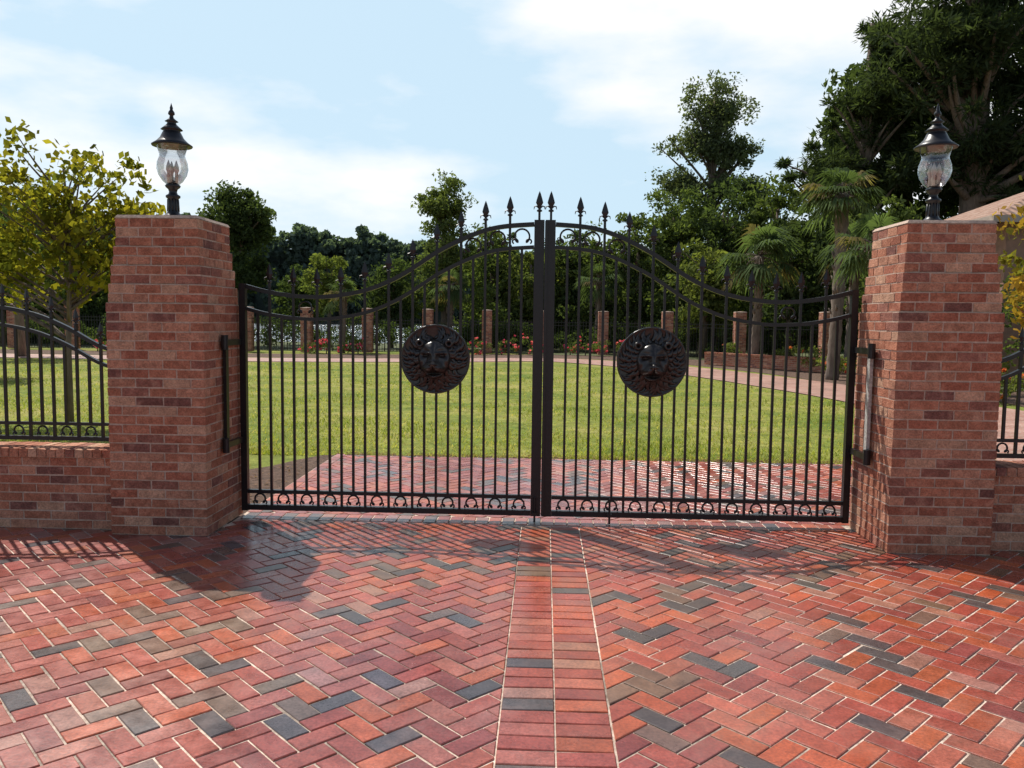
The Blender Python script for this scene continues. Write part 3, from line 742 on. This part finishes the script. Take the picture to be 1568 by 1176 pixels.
b=MB(); b.box(E[0]-.06,E[2]+.06,E[1]-.06,E[1]-.01,ez-.16,ez+.02,(.4,.33,.28)); b.box(E[0]-.06,E[0]-.01,E[1],E[3],ez-.16,ez+.02,(.4,.33,.28)); b.obj('fascia',PAINT,hs)
b=MB()
for x in (12.8,15.0,18.6):
    b.box(x-.08,x+1.08,16.12,16.195,0.92,2.68,(.75,.73,.7)); b.box(x,x+1,16.09,16.118,1,2.6,(.03,.04,.05))
    b.box(x+.48,x+.52,16.07,16.088,1,2.6,(.75,.73,.7)); b.box(x,x+.478,16.07,16.088,1.78,1.82,(.75,.73,.7))
b.obj('windows',PAINT,hs)
b=MB(); b.box(17.0,17.95,16.12,16.195,0,2.15,(.25,.1,.06)); b.box(17.1,17.85,16.10,16.118,.2,1.0,(.2,.08,.05)); b.obj('door',PAINT,hs)

# ------------------------------------------------------------------ grass blades
K=90000
yy=3.05+(rng.random(K)**1.9)*19; xx=rng.uniform(-1,1,K)*(6+yy*.75)-1.0
lim=np.interp(yy,[3,7,11,15,20,24],[5.3,6.2,6.1,5.1,3.7,1.5])
patch=np.sin(xx*1.3+np.sin(yy*.9)*1.5)+np.sin(yy*1.7+xx*.6)+np.sin(xx*3.1-yy*2.3)*.6
keep=(xx<lim)&(rng.random(K)<0.72+0.18*patch)
xx=xx[keep]; yy=yy[keep]; patch=patch[keep]; K=len(xx)
hh=0.020+0.028*rng.random(K)+0.004*patch; wd=0.004+0.0010*yy*0.35
an=rng.uniform(0,2*np.pi,K); lx=rng.normal(0,.025,K); ly=rng.normal(0,.025,K)
dx=np.cos(an)*wd; dy=np.sin(an)*wd
base=np.stack([xx,yy,np.full(K,-.03)],1)
V=np.stack([base-np.stack([dx,dy,0*dx],1),base+np.stack([dx,dy,0*dx],1),base+np.stack([lx+dx*.4,ly+dy*.4,hh],1),base+np.stack([lx-dx*.4,ly-dy*.4,hh],1)],1).reshape(-1,3)
t=np.clip(rng.random(K)*.7+.25-.12*patch,0,1)[:,None]; dry=(rng.random(K)<.22-.05*patch)[:,None]
c=np.array((0.14,0.19,0.03))*(1-t)+np.array((0.38,0.37,0.09))*t; c=np.where(dry,np.array((0.48,0.39,0.18)),c)
w=MB(); w.box(-.01,.01,4.0,4.02,-.045,-.035)
make_obj('grass',w,V,np.repeat(c,4,axis=0),[EARTH,NEARLEAF])
K=2600; xx=rng.uniform(-8,6,K); yy=3.08+np.abs(rng.normal(0,.12,K)); 
sel=xx<-2.5; yy=np.where(sel,rng.uniform(0.1,2.3,K),yy)
P=np.stack([xx,yy,np.full(K,-.008)],1)
V,cc=leafset(P,np.full(K,.02),1,0.05,.5,(0.16,0.09,0.05),(0.34,0.22,0.12)); V[:,2]=-.012+np.abs(V[:,2]+.008)*.3
w=MB(); w.box(-3,-2.98,1,1.02,-.045,-.03); make_obj('fallen_leaves',w,V,cc,[MULCH,NEARLEAF])

# ------------------------------------------------------------------ sun, sky
sd=Vector((-0.46,0.53,1.0)).normalized()
L=bpy.data.lights.new('sun','SUN'); L.energy=5.0; L.angle=math.radians(0.5); L.color=(1.0,0.95,0.87)
lo=bpy.data.objects.new('sun',L); COL.objects.link(lo); lo.rotation_euler=(-sd).to_track_quat('-Z','Y').to_euler(); lo.location=(-10,10,20)
W=bpy.data.worlds.new('World'); scene.world=W; W.use_nodes=True; nt=W.node_tree
bg=nt.nodes['Background']; bg.inputs[1].default_value=0.10
sky=nt.nodes.new('ShaderNodeTexSky'); sky.sky_type='NISHITA'; sky.sun_disc=False
sky.sun_elevation=math.asin(sd.z); sky.sun_rotation=math.atan2(sd.x,sd.y); sky.air_density=1.0; sky.dust_density=1.6; sky.ozone_density=1.2
tc=nt.nodes.new('ShaderNodeTexCoord'); mp=nt.nodes.new('ShaderNodeMapping'); mp.inputs['Scale'].default_value=(1,1,2.8); mp.inputs['Location'].default_value=(0.3,0.1,0.2)
nt.links.new(tc.outputs['Generated'],mp.inputs[0])
nn=noise(nt,2.5,6,0.52,mp.outputs[0]); rp=ramp(nt,nn.outputs[0],[(0.44,0.0),(0.60,1.0)])
cl=mixc(nt,rp.outputs[0],(6.6,8.7,10.2),(11.2,11.2,11.2))     # thin blue haze / white cloud
sx=nt.nodes.new('ShaderNodeSeparateXYZ'); nt.links.new(tc.outputs['Generated'],sx.inputs[0])
el=ramp(nt,sx.outputs[2],[(0.36,0.88),(0.66,0.10)])
mr=nt.nodes.new('ShaderNodeMapRange'); nt.links.new(sx.outputs[1],mr.inputs[0]); mr.inputs[1].default_value=-0.5; mr.inputs[2].default_value=0.5; mr.inputs[3].default_value=0.35; mr.inputs[4].default_value=1.0
m2=nt.nodes.new('ShaderNodeMath'); m2.operation='MULTIPLY'; nt.links.new(el.outputs[0],m2.inputs[0]); nt.links.new(mr.outputs[0],m2.inputs[1])
c=mixc(nt,m2.outputs[0],sky.outputs[0],cl); nt.links.new(c,bg.inputs[0])

# ------------------------------------------------------------------ camera
cd=bpy.data.cameras.new('camera'); cam=bpy.data.objects.new('camera',cd); COL.objects.link(cam); scene.camera=cam
cd.sensor_width=36; cd.lens=28.7; cd.clip_start=0.05; cd.clip_end=3000
M=Matrix.Rotation(math.radians(2.25),4,'Z')@Matrix.Rotation(math.radians(90-4.5),4,'X')@Matrix.Rotation(math.radians(0.7),4,'Z')
cam.matrix_world=Matrix.Translation((0,-6.4,1.6))@M
scene.view_settings.view_transform='Standard'; scene.view_settings.look='None'; scene.view_settings.exposure=0
